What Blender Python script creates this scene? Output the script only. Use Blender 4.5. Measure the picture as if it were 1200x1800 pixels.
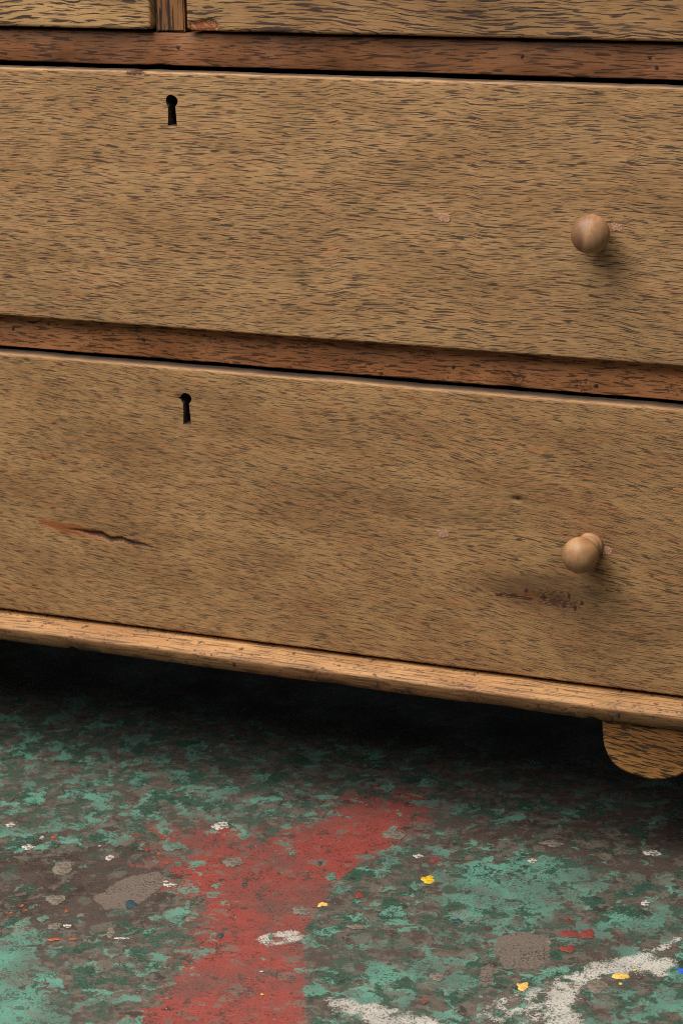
import bpy, bmesh, math, random
import numpy as np
from mathutils import Matrix, Vector, noise as mnoise

random.seed(7)
SC = bpy.context.scene
COL = SC.collection
for o in list(bpy.data.objects):
    bpy.data.objects.remove(o)

# ------------------------------------------------------------------ camera
H = 0.655                      # height of the upper long drawer's top edge above the floor
yaw, pitch, roll = -0.3909, 0.2892, -0.0122
cf = Vector((math.sin(yaw) * math.cos(pitch), math.cos(yaw) * math.cos(pitch), -math.sin(pitch)))
cr = cf.cross(Vector((0, 0, 1))).normalized()
cu = cr.cross(cf)
c_, s_ = math.cos(roll), math.sin(roll)
cr, cu = c_ * cr + s_ * cu, -s_ * cr + c_ * cu
cam_d = bpy.data.cameras.new('camera')
cam = bpy.data.objects.new('camera', cam_d)
COL.objects.link(cam)
M = Matrix.Identity(4)
for i in range(3):
    M[i][0], M[i][1], M[i][2] = cr[i], cu[i], -cf[i]
M[0][3], M[1][3], M[2][3] = 0.883, -1.7767, 0.1969 + H
cam.matrix_world = M
cam_d.sensor_fit = 'VERTICAL'
cam_d.sensor_height = 22.3
cam_d.lens = 50
cam_d.clip_end = 60
cam_d.dof.use_dof = True
cam_d.dof.focus_distance = 1.87
cam_d.dof.aperture_fstop = 8.0
SC.camera = cam

# ------------------------------------------------------------------ light
W = bpy.data.worlds.new('World')
SC.world = W
W.use_nodes = True
bg = W.node_tree.nodes['Background']
bg.inputs[0].default_value = (0.85, 0.93, 1.0, 1)
bg.inputs[1].default_value = 0.075


def area(name, loc, target, sx, sy, power, col):
    d = bpy.data.lights.new(name, 'AREA')
    d.shape = 'RECTANGLE'
    d.size, d.size_y = sx, sy
    d.energy = power
    d.color = col
    o = bpy.data.objects.new(name, d)
    COL.objects.link(o)
    o.location = loc
    o.rotation_euler = (Vector(target) - Vector(loc)).to_track_quat('-Z', 'Y').to_euler()
    return o


area('overhead_light', (-0.45, -0.62, 2.85), (0.1, -0.15, 0.3), 2.6, 2.3, 180, (1.0, 0.96, 0.9))
area('front_fill_light', (-1.1, -3.2, 3.1), (0.1, 0, 0.4), 2.8, 1.4, 80, (0.95, 0.98, 1.0))  # added fill, high behind the camera, to brighten the upright fronts

SC.cycles.use_denoising = False
SC.cycles.filter_width = 1.0
SC.view_settings.view_transform = 'Standard'
SC.view_settings.look = 'None'
SC.view_settings.exposure = -0.08
SC.view_settings.gamma = 1.0
SC.view_settings.use_curve_mapping = False


# ------------------------------------------------------------------ node helpers
def lin(r, g, b):
    f = lambda c: (c / 255 / 12.92) if c / 255 <= 0.04045 else ((c / 255 + 0.055) / 1.055) ** 2.4
    return (f(r), f(g), f(b), 1.0)


class S:
    def __init__(s, t, k):
        s.t, s.k = t, k

    def m(s, op, *a, clamp=False):
        n = s.t.nodes.new('ShaderNodeMath')
        n.operation = op
        n.use_clamp = clamp
        for i, x in enumerate((s,) + a):
            if isinstance(x, S):
                s.t.links.new(x.k, n.inputs[i])
            else:
                n.inputs[i].default_value = x
        return S(s.t, n.outputs[0])

    def __add__(s, o): return s.m('ADD', o)
    def __radd__(s, o): return s.m('ADD', o)
    def __sub__(s, o): return s.m('SUBTRACT', o)
    def __rsub__(s, o): return s.m('MULTIPLY', -1.0).m('ADD', o)
    def __mul__(s, o): return s.m('MULTIPLY', o)
    def __rmul__(s, o): return s.m('MULTIPLY', o)
    def __truediv__(s, o): return s.m('DIVIDE', o)
    def max(s, o): return s.m('MAXIMUM', o)
    def min(s, o): return s.m('MINIMUM', o)


class T:
    """one material's node tree with short builders"""

    def __init__(s, name):
        s.mat = bpy.data.materials.new(name)
        s.mat.use_nodes = True
        s.t = s.mat.node_tree
        s.bsdf = s.t.nodes['Principled BSDF']
        tc = s.t.nodes.new('ShaderNodeTexCoord')
        s.obj = S(s.t, tc.outputs['Object'])

    def link(s, x, sock):
        if isinstance(x, S):
            s.t.links.new(x.k, sock)
        else:
            sock.default_value = x

    def xyz(s, v=None):
        n = s.t.nodes.new('ShaderNodeSeparateXYZ')
        s.link(v or s.obj, n.inputs[0])
        return [S(s.t, o) for o in n.outputs]

    def vec(s, x, y, z=0.0):
        n = s.t.nodes.new('ShaderNodeCombineXYZ')
        for a, i in zip((x, y, z), n.inputs):
            s.link(a, i)
        return S(s.t, n.outputs[0])

    def noise(s, v, scale=1.0, detail=2.0, rough=0.5, dist=0.0, color=False):
        n = s.t.nodes.new('ShaderNodeTexNoise')
        s.link(v, n.inputs['Vector'])
        n.inputs['Scale'].default_value = scale
        n.inputs['Detail'].default_value = detail
        n.inputs['Roughness'].default_value = rough
        n.inputs['Distortion'].default_value = dist
        return S(s.t, n.outputs['Color' if color else 'Fac'])

    def voro(s, v, scale=1.0, feature='F1', rnd=1.0, dims='2D'):
        n = s.t.nodes.new('ShaderNodeTexVoronoi')
        n.voronoi_dimensions = dims
        n.feature = feature
        s.link(v, n.inputs['Vector'])
        n.inputs['Scale'].default_value = scale
        n.inputs['Randomness'].default_value = rnd
        return S(s.t, n.outputs['Distance']), (S(s.t, n.outputs['Color']) if feature == 'F1' else None)

    def rgb(s, c):
        n = s.t.nodes.new('ShaderNodeSeparateColor')
        s.link(c, n.inputs[0])
        return [S(s.t, o) for o in n.outputs]

    def step(s, x, a, b, lo=0.0, hi=1.0):
        n = s.t.nodes.new('ShaderNodeMapRange')
        n.interpolation_type = 'SMOOTHSTEP'
        s.link(x, n.inputs['Value'])
        for v, k in ((a, 1), (b, 2), (lo, 3), (hi, 4)):
            s.link(v, n.inputs[k])
        return S(s.t, n.outputs[0])

    def mix(s, f, a, b, mode='MIX'):
        n = s.t.nodes.new('ShaderNodeMix')
        n.data_type = 'RGBA'
        n.blend_type = mode
        s.link(f, n.inputs[0])
        s.link(a, n.inputs[6])
        s.link(b, n.inputs[7])
        return S(s.t, n.outputs[2])

    def attr(s, name):
        n = s.t.nodes.new('ShaderNodeAttribute')
        n.attribute_name = name
        return S(s.t, n.outputs['Fac'])

    def scale_col(s, c, f):
        n = s.t.nodes.new('ShaderNodeVectorMath')
        n.operation = 'SCALE'
        s.link(c, n.inputs[0])
        s.link(f, n.inputs['Scale'])
        return S(s.t, n.outputs[0])

    def normal(s):
        n = s.t.nodes.new('ShaderNodeNewGeometry')
        return s.xyz(S(s.t, n.outputs['True Normal']))

    def done(s, color, rough=0.6, height=None, strength=0.4, dist=0.001, spec=0.3):
        s.link(color, s.bsdf.inputs['Base Color'])
        s.link(rough, s.bsdf.inputs['Roughness'])
        s.bsdf.inputs['Specular IOR Level'].default_value = spec
        if height is not None:
            b = s.t.nodes.new('ShaderNodeBump')
            b.inputs['Strength'].default_value = strength
            b.inputs['Distance'].default_value = dist
            s.link(height, b.inputs['Height'])
            s.t.links.new(b.outputs[0], s.bsdf.inputs['Normal'])
        return s.mat


def pores(t, u, v, su, sv, thr, off, soft=0.03):
    """thin dark vessel lines: stretched noise cut at a threshold"""
    n = t.noise(t.vec(u * su + off, v * sv + off * 1.7, v * (sv * 0.31)), 1.0, 0.6, 0.4)
    return t.step(n, thr, thr + soft)


def wood(name, light, mid, warm, pore, tilt=0.0, seed=0.0, su=48, sv=520, pthr=0.575, bold=0.0, fine=-0.02, fine_amt=0.8,
         wave=1.0, vertical=False, swirl=None, pore_amt=0.95, extra=None, streak=0.16, topface=None,
         dirt=0.0, dirt_col=None, spec=0.25, patch=0.5, ripple=1.0, bands=()):
    t = T(name)
    x, y, z = t.xyz()
    if vertical:
        u, v = z, x + y
    else:
        u, v = x, z + y
    u0, v0 = u, v
    if tilt:
        v = v + u * tilt
    if swirl:
        for (sx, sz, ax, az, amp) in swirl:
            dx = (u0 - sx) / ax
            dz = (v0 - sz) / az
            g = (dx * dx + dz * dz) * -1.0
            n = t.t.nodes.new('ShaderNodeMath')
            n.operation = 'EXPONENT'
            t.t.links.new(g.k, n.inputs[0])
            v = v + S(t.t, n.outputs[0]) * amp * (dz * 1.0)
    wv = t.noise(t.vec(u * 4.0 + seed, v * 6.0 + seed), 1.0, 1.0)
    v = v + (wv - 0.5) * (0.022 * wave)
    rp = t.noise(t.vec(u * 21.0 + v * 11.0 + seed * 2, v * 17.0 - u * 3.0), 1.0, 3.0, 0.55)
    v = v + (rp - 0.5) * (0.0055 * wave * ripple)
    for (bx, bw, ba) in bands:                                            # cross-grain ripples
        bn = t.noise(t.vec(v * 60.0 + bx * 40, u * 9.0), 1.0, 2.0)
        v = v + t.step(u0 + (bn - 0.5) * 0.02, bx - bw, bx + bw) * ba
    wv3 = t.noise(t.vec(u * 60.0 + v * 130, v * 240.0 - u * 30 + seed), 1.0, 2.0)
    v = v + (wv3 - 0.5) * (0.0016 * wave)
    # slide neighbouring rows of fibres past each other so that nothing lines up across the grain
    sl = t.noise(t.vec(v * 260.0 + seed, u * 2.0), 1.0, 1.0)
    us = u + (sl - 0.5) * 0.10
    # colour of the sanded wood itself
    big = t.noise(t.vec(u * 9 + seed, v * 22), 1.0, 3.0, 0.6)
    med = t.noise(t.vec(us * 45 + seed, v * 190, v * 61), 1.0, 3.0, 0.6)
    fib = t.noise(t.vec(us * 60 + seed, v * 1100, v * 330), 1.0, 3.0, 0.6)
    col = t.mix(t.step(big, 0.36, 0.66), light, mid)
    col = t.mix(t.step(med, 0.5, 0.72) * patch, col, warm)
    col = t.scale_col(col, (fib - 0.5) * (streak * 4.0) + 1.0)
    col = t.scale_col(col, (med - 0.5) * 0.35 + 1.0)
    # open pores in three lengths, denser in some bands of growth than in others
    den = t.noise(t.vec(us * 14 + seed * 3, v * 120, v * 40), 1.0, 2.0)
    thr = pthr - (den - 0.5) * 0.05
    p1 = pores(t, us, v, su, sv, thr + bold, 3.1 + seed)
    p2 = pores(t, us, v, su * 1.3, sv * 1.4, thr - fine, 17.3 + seed, 0.07)
    p = p1.max(p2 * fine_amt)
    band = t.noise(t.vec(u * 3.0 + seed, v * 60, v * 17), 1.0, 3.0, 0.6)
    col = t.scale_col(col, (band - 0.5) * 0.5 + 1.0)
    col = t.mix(p * pore_amt, col, pore)
    h = t.noise(t.vec(u0 * 60, v0 * 900), 1.0, 3.0, 0.6)
    if dirt > 0:
        dn = t.noise(t.vec(u0 * 26 + seed, v0 * 60), 1.0, 5.0, 0.7)
        ds = t.noise(t.vec(u0 * 260 + seed, v0 * 420), 1.0, 3.0, 0.65)
        dm = t.step(dn * 0.55 + ds * 0.45, 0.64 - dirt * 0.14, 0.70 - dirt * 0.1)
        col = t.mix(dm * 0.85, col, dirt_col)
    if topface:
        nx, ny, nz = t.normal()
        tn = t.noise(t.vec(u0 * 22, v0 * 500), 1.0, 3.0, 0.6)
        tcol = t.mix(t.step(tn, 0.35, 0.65), topface[0], topface[1])
        col = t.mix(t.step(nz, 0.6, 0.9) * t.step(y, topface[2], topface[2] + 0.004), col, tcol)
    rough = 0.62
    if extra:
        col, h = extra(t, col, h, u0, v0)
    return t.done(col, rough, h, 0.5, 0.0005, spec)


# ------------------------------------------------------------------ wood materials
def drawer_extra(t, col, h, u, v):
    ed = t.attr('edge')                       # bare worn arris along the top
    n = t.noise(t.vec(u * 60, v * 400), 1.0, 4.0, 0.65)
    col = t.mix(t.step(ed + (n - 0.5) * 0.9, 0.45, 0.75) * 0.35, col, lin(150, 114, 80))
    tn = t.attr('tone')
    nt = t.noise(t.vec(u * 26, v * 110), 1.0, 4.0, 0.65)
    col = t.mix(t.step(tn + (nt - 0.5) * 0.9, 0.1, 0.9) * 0.75, col, lin(92, 66, 42))
    st = t.attr('stain')
    n2 = t.noise(t.vec(u * 90, v * 420), 1.0, 4.0, 0.7)
    col = t.mix(t.step(st + (n2 - 0.5) * 0.9, 0.3, 0.8) * 0.8, col, lin(138, 72, 34))
    ck = t.attr('crack')
    n4 = t.noise(t.vec(u * 320, v * 700), 1.0, 3.0, 0.65)
    col = t.mix(t.step(ck + (n4 - 0.5) * 1.3, 0.38, 0.6) * 0.92, col, lin(62, 34, 22))
    ch = t.attr('chip')
    n3 = t.noise(t.vec(u * 230, v * 300), 1.0, 3.0, 0.6)
    chc = t.mix(t.step(n3, 0.5, 0.62), lin(150, 86, 46), lin(178, 134, 110))
    col = t.mix(t.step(ch, 0.35, 0.6), col, chc)
    return col, h


def mould_extra(t, col, h, u, v):
    # the rubbed slope is bare, the upright front mixes old dark finish with painted shade
    x, y, z = t.xyz()
    n = t.noise(t.vec(x * 40, z * 300), 1.0, 4.0, 0.65)
    m = t.step(z + (n - 0.5) * 0.006, H - 0.5155, H - 0.5185)
    col = t.mix(m * 0.5, col, lin(96, 64, 42))
    n2 = t.noise(t.vec(x * 120, z * 420 + 5), 1.0, 3.0, 0.6)
    return t.mix(t.step(n2, 0.60, 0.68) * 0.8, col, lin(52, 40, 36)), h


OAK = dict(light=lin(172, 133, 90), mid=lin(156, 118, 77), warm=lin(170, 116, 78), pore=lin(52, 42, 36), patch=0.75)
TOPF = (lin(90, 75, 63), lin(70, 57, 47), 0.0016)
M_D1 = wood('oak_drawer_upper', seed=1.3, tilt=0.012, wave=0.6, su=72, sv=1080, pore_amt=0.86, pthr=0.568, bold=0.012, fine=-0.01, fine_amt=0.6, bands=[(0.147, 0.008, -0.0028), (0.272, 0.008, 0.0016), (0.318, 0.009, -0.0018), (0.405, 0.012, 0.0015), (-0.06, 0.014, 0.0015)], extra=drawer_extra, topface=TOPF, **OAK)
M_D2 = wood('oak_drawer_lower', seed=6.1, tilt=0.09, wave=0.8, su=92, sv=1180, pthr=0.570, bold=0.01, fine=-0.005, fine_amt=0.6, pore_amt=0.78, extra=drawer_extra, topface=TOPF, ripple=0.6,
            swirl=[(0.355, H - 0.408, 0.09, 0.045, -0.020), (0.30, H - 0.345, 0.05, 0.03, 0.012)],
            light=lin(172, 132, 87), mid=lin(151, 112, 72), warm=lin(167, 110, 70), pore=lin(54, 43, 36), patch=0.75)
M_TL = wood('oak_drawer_small', seed=9.7, tilt=-0.02, wave=1.2, su=42, sv=560, pthr=0.57, extra=drawer_extra,
            light=lin(178, 140, 94), mid=lin(156, 118, 74), warm=lin(172, 120, 78), pore=lin(54, 40, 36))
M_TR = wood('oak_drawer_small_streaky', seed=12.2, tilt=0.04, wave=1.2, su=42, sv=620, pthr=0.57, extra=drawer_extra,
            light=lin(160, 122, 80), mid=lin(140, 102, 64), warm=lin(152, 104, 66), pore=lin(58, 44, 38))
M_RAIL = wood('oak_rail_red', pore_amt=0.75, pthr=0.59, seed=3.3, wave=0.5, su=60, sv=500,
              light=lin(136, 89, 55), mid=lin(108, 69, 42), warm=lin(140, 85, 50), pore=lin(38, 28, 24),
              dirt=0.35, dirt_col=lin(46, 32, 27), patch=0.7)
M_RAIL2 = wood('oak_rail_red_speckled_brightened', pore_amt=0.75, pthr=0.59, seed=5.9, wave=0.6, su=80, sv=500,  # same oak as the upper rail, colour brightened against the drawer's heavy shadow
               light=lin(184, 124, 78), mid=lin(156, 100, 62), warm=lin(188, 114, 70), pore=lin(40, 30, 26),
               dirt=0.65, dirt_col=lin(40, 31, 29), patch=0.7)
M_DIV = wood('oak_divider', seed=8.8, wave=0.4, su=30, sv=500, vertical=True,
             light=lin(128, 86, 50), mid=lin(98, 63, 37), warm=lin(128, 78, 44), pore=lin(38, 29, 24), dirt=0.45, dirt_col=lin(48, 40, 36))
M_MOULD = wood('oak_moulding', pore_amt=0.65, pthr=0.59, seed=2.2, wave=0.45, su=30, sv=520, streak=0.24, ripple=0.4,
               light=lin(178, 133, 87), mid=lin(156, 112, 71), warm=lin(164, 114, 72), pore=lin(56, 41, 33), extra=mould_extra,
               dirt=0.78, dirt_col=lin(58, 46, 42))
M_FOOT = wood('oak_foot', seed=4.4, tilt=0.11, wave=0.5, su=80, sv=560, pthr=0.545, pore_amt=0.88, ripple=0.5,
              light=lin(160, 112, 60), mid=lin(138, 91, 46), warm=lin(156, 96, 48), pore=lin(40, 29, 23))
M_SIDE = wood('oak_side_panel', seed=7.4, vertical=True, light=lin(150, 104, 64), mid=lin(128, 84, 52),
              warm=lin(150, 92, 56), pore=lin(52, 38, 32))
M_INNER = wood('pine_inside', seed=10.4, light=lin(150, 120, 84), mid=lin(132, 102, 68), warm=lin(140, 100, 64), pore=lin(90, 66, 46))


def knob_mat():
    t = T('turned_beech')
    x, y, z = t.xyz()
    n = t.noise(t.vec(x * 60, y * 30, z * 60), 1.0, 3.0, 0.6)
    f = t.noise(t.vec(x * 420, y * 90, z * 110), 1.0, 3.0, 0.6)
    col = t.mix(t.step(n, 0.35, 0.7), lin(170, 128, 92), lin(142, 102, 70))
    heart = t.step(x * -1.0 + (n - 0.5) * 0.012 + z * 0.15, 0.000, 0.006)      # darker heartwood half
    col = t.mix(heart * 0.7, col, lin(96, 64, 42))
    col = t.scale_col(col, (f - 0.5) * 0.55 + 1.0)
    return t.done(col, 0.5, f, 0.15, 0.0004, 0.35)


def knob_mat_pale():
    t = T('turned_beech_pale')
    x, y, z = t.xyz()
    n = t.noise(t.vec(x * 60, y * 30, z * 60 + 4), 1.0, 3.0, 0.6)
    f = t.noise(t.vec(x * 420, y * 90, z * 110), 1.0, 3.0, 0.6)
    col = t.mix(t.step(n, 0.35, 0.7), lin(172, 130, 90), lin(146, 104, 68))
    heart = t.step(x * -1.0 + (n - 0.5) * 0.016 - z * 0.2, 0.001, 0.009)
    col = t.mix(heart * 0.5, col, lin(108, 72, 46))
    col = t.scale_col(col, (f - 0.5) * 0.55 + 1.0)
    return t.done(col, 0.5, f, 0.15, 0.0004, 0.35)


def simple(name, c1, c2, scale=200, rough=0.6, lo=0.4, hi=0.6, metal=0.0, spec=0.3, bump=0.3):
    t = T(name)
    n = t.noise(t.obj, scale, 4.0, 0.65)
    m = t.done(t.mix(t.step(n, lo, hi), c1, c2), rough, n, bump, 0.0005, spec)
    t.bsdf.inputs['Metallic'].default_value = metal
    return m


M_KNOB = knob_mat()
M_KNOB2 = knob_mat_pale()
M_PLUG = simple('filler_plug', lin(192, 148, 120), lin(150, 108, 84), 600)
M_NAIL = simple('rusted_nail', lin(40, 32, 30), lin(62, 46, 40), 900, 0.7)
M_HOLE = simple('old_hole_wood', lin(60, 48, 42), lin(96, 80, 70), 300, 0.8)
M_STEEL = simple('lock_steel', lin(70, 66, 66), lin(50, 46, 46), 300, 0.5, metal=0.7)


# ------------------------------------------------------------------ mesh helpers
def link(o, parent=None):
    COL.objects.link(o)
    if parent:
        o.parent = parent
    return o


def mesh_obj(name, verts, faces, mat, parent=None, smooth=False, angle=40):
    me = bpy.data.meshes.new(name)
    me.from_pydata([tuple(v) for v in verts], [], faces)
    bm = bmesh.new()
    bm.from_mesh(me)
    bmesh.ops.recalc_face_normals(bm, faces=bm.faces[:])
    bm.to_mesh(me)
    bm.free()
    me.materials.append(mat)
    if smooth:
        for p in me.polygons:
            p.use_smooth = True
        me.set_sharp_from_angle(angle=math.radians(angle))
    o = bpy.data.objects.new(name, me)
    return link(o, parent)


def pn(x, y=0.0, z=0.0):
    return mnoise.noise(Vector((x, y, z)))


def rounded_profile(y0, y1, z0, z1, r, seg=3):
    """closed section in (y, z) with rounded corners; y0 is the front"""
    pts = []
    for (cy, cz, a0) in ((y0 + r, z1 - r, 180), (y1 - r, z1 - r, 90), (y1 - r, z0 + r, 0), (y0 + r, z0 + r, 270)):
        for k in range(seg + 1):
            a = math.radians(a0 - 90 * k / seg)
            pts.append((cy + r * math.cos(a), cz + r * math.sin(a)))
    return pts


def extrude_x(name, prof, x0, x1, mat, parent, step=0.006, wob=0.0006, seed=0.0, chips=()):
    n = max(2, int((x1 - x0) / step))
    verts, faces = [], []
    k = len(prof)
    cy = sum(p[0] for p in prof) / k
    cz = sum(p[1] for p in prof) / k
    for i in range(n + 1):
        x = x0 + (x1 - x0) * i / n
        for j, (y, z) in enumerate(prof):
            a = wob * (pn(x * 14 + seed, j * 0.5, seed) + 0.6 * pn(x * 60 + seed, j * 0.6, 3 + seed))
            d = math.hypot(y - cy, z - cz)
            cut = 0.0
            for (chx, chz, chw, chd) in chips:
                q = ((x - chx) / chw) ** 2 + ((z - chz) / 0.004) ** 2
                if q < 1:
                    cut += chd * (1 - q)
            sc = 1 + (a - cut) / d
            verts.append((x, cy + (y - cy) * sc, cz + (z - cz) * sc))
    for i in range(n):
        for j in range(k):
            a, b = i * k + j, i * k + (j + 1) % k
            faces.append((a, b, b + k, a + k))
    faces.append(tuple(range(k)))
    faces.append(tuple(n * k + j for j in range(k)))
    return mesh_obj(name, verts, faces, mat, parent, True, 55)


def box(name, x0, x1, y0, y1, z0, z1, mat, parent, bev=0.0015):
    bm = bmesh.new()
    bmesh.ops.create_cube(bm, size=1)
    for v in bm.verts:
        v.co = Vector(((x0 + x1) / 2 + v.co.x * (x1 - x0), (y0 + y1) / 2 + v.co.y * (y1 - y0), (z0 + z1) / 2 + v.co.z * (z1 - z0)))
    if bev:
        bmesh.ops.bevel(bm, geom=bm.edges[:], offset=bev, segments=2, affect='EDGES')
    me = bpy.data.meshes.new(name)
    bm.to_mesh(me)
    bm.free()
    me.materials.append(mat)
    return link(bpy.data.objects.new(name, me), parent)


def prism(name, outline, y0, y1, mat, parent, bev=0.0015):
    """outline in (x, z), extruded from y0 to y1"""
    bm = bmesh.new()
    f = [bm.verts.new((x, y0, z)) for x, z in outline]
    b = [bm.verts.new((x, y1, z)) for x, z in outline]
    n = len(f)
    ff = bm.faces.new(f)
    fb = bm.faces.new(b[::-1])
    for i in range(n):
        bm.faces.new((f[i], b[i], b[(i + 1) % n], f[(i + 1) % n]))
    bmesh.ops.recalc_face_normals(bm, faces=bm.faces[:])
    if bev:
        bmesh.ops.bevel(bm, geom=list(ff.edges) + list(fb.edges), offset=bev, segments=2, affect='EDGES')
    me = bpy.data.meshes.new(name)
    bm.to_mesh(me)
    bm.free()
    me.materials.append(mat)
    return link(bpy.data.objects.new(name, me), parent)


def seg_dist(X, Z, pts):
    """distance to a polyline and the position 0..1 along it"""
    best = np.full(X.shape, 9.0)
    pos = np.zeros(X.shape)
    n = len(pts) - 1
    for i in range(n):
        (ax, az), (bx, bz) = pts[i], pts[i + 1]
        dx, dz = bx - ax, bz - az
        tt = np.clip(((X - ax) * dx + (Z - az) * dz) / (dx * dx + dz * dz), 0, 1)
        d = np.hypot(X - ax - tt * dx, Z - az - tt * dz)
        m = d < best
        best = np.where(m, d, best)
        pos = np.where(m, (i + tt) / n, pos)
    return best, pos


def poly_sd(X, Y, pts):
    """signed distance to a polygon, positive inside"""
    d, _ = seg_dist(X, Y, list(pts) + [pts[0]])
    ins = np.zeros(X.shape, bool)
    n = len(pts)
    for i in range(n):
        (ax, ay), (bx, by) = pts[i], pts[(i + 1) % n]
        c = ((ay > Y) != (by > Y))
        with np.errstate(divide='ignore', invalid='ignore'):
            ins ^= c & (X < (bx - ax) * (Y - ay) / (by - ay + 1e-12) + ax)
    return np.where(ins, d, -d)


def set_attr(me, name, arr):
    a = me.attributes.new(name, 'FLOAT', 'POINT')
    a.data.foreach_set('value', np.ascontiguousarray(arr, dtype=np.float32))


def lines(a, b, step, fine=()):
    """grid lines from a to b, crowded at both ends and in the fine ranges"""
    e = [0, 0.0004, 0.001, 0.0018, 0.0028, 0.004]
    v = set(round(a + q, 6) for q in e) | set(round(b - q, 6) for q in e)
    v |= set(np.round(np.linspace(a + 0.004, b - 0.004, max(2, int((b - a) / step))), 6))
    for f0, f1, fs in fine:
        v |= set(np.round(np.arange(f0, f1, fs), 6))
    v = sorted(v)
    out = [v[0]]
    for q in v[1:]:
        if q - out[-1] > 0.00025:
            out.append(q)
    return np.array(out)


def drawer_front(name, x0, x1, z0, z1, yf, mat, parent, thick=0.02, r=0.003, fine_x=(), fine_z=(), seed=0.0,
                 keyhole=None, dents=(), crack=None, stain=None, chip=None, dark=(), tone=()):
    xs = lines(x0, x1, 0.004, fine_x)
    zs = lines(z0, z1, 0.004, fine_z)
    nx, nz = len(xs), len(zs)
    X, Z = np.meshgrid(xs, zs)
    d = np.minimum(np.minimum(X - x0, x1 - X), np.minimum(Z - z0, z1 - Z))
    # corner rounding: shrink towards a rounded rectangle
    Y = np.full(X.shape, yf)
    dd = np.clip(r - d, 0, r)
    Y += r - np.sqrt(np.maximum(r * r - dd * dd, 0))
    wob = np.array([[0.00035 * pn(x * 11 + seed, z * 16, 1.0) + 0.00012 * pn(x * 60, z * 90 + seed, 2.0) for x in xs] for z in zs])
    Y += wob * np.clip(d / 0.004, 0, 1)
    for (dx, dz, rx, rz, dep) in dents:
        q = ((X - dx) / rx) ** 2 + ((Z - dz) / rz) ** 2
        Y += dep * np.exp(-q * 1.5)
    if crack:
        cd, cp = seg_dist(X, Z, crack[0])
        w = crack[1] * np.clip(np.minimum((cp - 0.15) * 4, (1.02 - cp) * 1.8), 0, 1) + 1e-6
        Y += crack[2] * np.exp(-(cd / w) ** 2) * np.clip(w / crack[1], 0, 1)
    if chip is not None:
        cs = poly_sd(X, Z, chip)
        Y += 0.0022 * np.clip(cs / 0.003 + 0.4, 0, 1)
    # worn, not quite straight outer edges
    Xo, Zo = X.copy(), Z.copy()
    for i, x in enumerate(xs):
        Zo[0, i] += 0.0005 * pn(x * 18 + seed, 5.0)
        w_ = 0.0006 * pn(x * 16 + seed, 9.0) + 0.0004 * pn(x * 70 + seed, 12.0)
        Zo[-1, i] += w_
        Zo[-2, i] += w_ * 0.6
    rc = 0.004                                       # rounded plan corners
    for (cx, sx) in ((x0, 1), (x1, -1)):
        for (cz, sz) in ((z0, 1), (z1, -1)):
            ax, az = (Xo - cx) * sx, (Zo - cz) * sz
            m = (ax < rc) & (az < rc)
            qx, qz = rc - ax, rc - az
            ln = np.hypot(qx, qz)
            mx = np.maximum(qx, qz)
            with np.errstate(divide='ignore', invalid='ignore'):
                k = np.where(ln > 1e-9, mx / ln, 1.0)
            Xo = np.where(m, cx + sx * (rc - qx * k), Xo)
            Zo = np.where(m, cz + sz * (rc - qz * k), Zo)
    verts = [(Xo[j, i], Y[j, i], Zo[j, i]) for j in range(nz) for i in range(nx)]
    faces = [(j * nx + i, j * nx + i + 1, (j + 1) * nx + i + 1, (j + 1) * nx + i) for j in range(nz - 1) for i in range(nx - 1)]
    ring = [i for i in range(nx)] + [j * nx + nx - 1 for j in range(1, nz)] + [(nz - 1) * nx + i for i in range(nx - 2, -1, -1)] + [j * nx for j in range(nz - 2, 0, -1)]
    base = len(verts)
    for q in ring:
        v = verts[q]
        verts.append((v[0], yf + thick, v[2]))
    n = len(ring)
    for k in range(n):
        faces.append((ring[k], ring[(k + 1) % n], base + (k + 1) % n, base + k))
    faces.append(tuple(base + k for k in range(n)))
    me = bpy.data.meshes.new(name)
    me.from_pydata(verts, [], faces)
    bm = bmesh.new()
    bm.from_mesh(me)
    bmesh.ops.recalc_face_normals(bm, faces=bm.faces[:])
    bm.to_mesh(me)
    bm.free()
    me.materials.append(mat)
    me.materials.append(M_HOLE)
    o = bpy.data.objects.new(name, me)
    link(o)
    if keyhole:
        ko = []
        for p in keyhole:
            ko.append(p)
        cut = prism('cutter', ko, yf - 0.02, yf + thick + 0.02, M_HOLE, None, 0)
        cut.data.materials.clear()
        cut.data.materials.append(mat)
        cut.data.materials.append(M_HOLE)
        for p in cut.data.polygons:
            p.material_index = 1
        md = o.modifiers.new('cut', 'BOOLEAN')
        md.operation = 'DIFFERENCE'
        md.solver = 'EXACT'
        md.object = cut
        dg = bpy.context.evaluated_depsgraph_get()
        new = bpy.data.meshes.new_from_object(o.evaluated_get(dg))
        o.modifiers.clear()
        o.data = new
        new.name = name
        bpy.data.objects.remove(cut)
    me = o.data
    for p in me.polygons:
        p.use_smooth = True
    me.set_sharp_from_angle(angle=math.radians(42))
    co = np.empty(len(me.vertices) * 3, np.float32)
    me.vertices.foreach_get('co', co)
    co = co.reshape(-1, 3)
    VX, VZ, VY = co[:, 0].astype(float), co[:, 2].astype(float), co[:, 1].astype(float)
    e = np.clip(1 - (z1 - VZ) / 0.0045, 0, 1) * (VY < yf + 0.0045)
    set_attr(me, 'edge', e)
    ca = np.zeros(len(VX))
    sa = np.zeros(len(VX))
    ha = np.zeros(len(VX))
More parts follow.
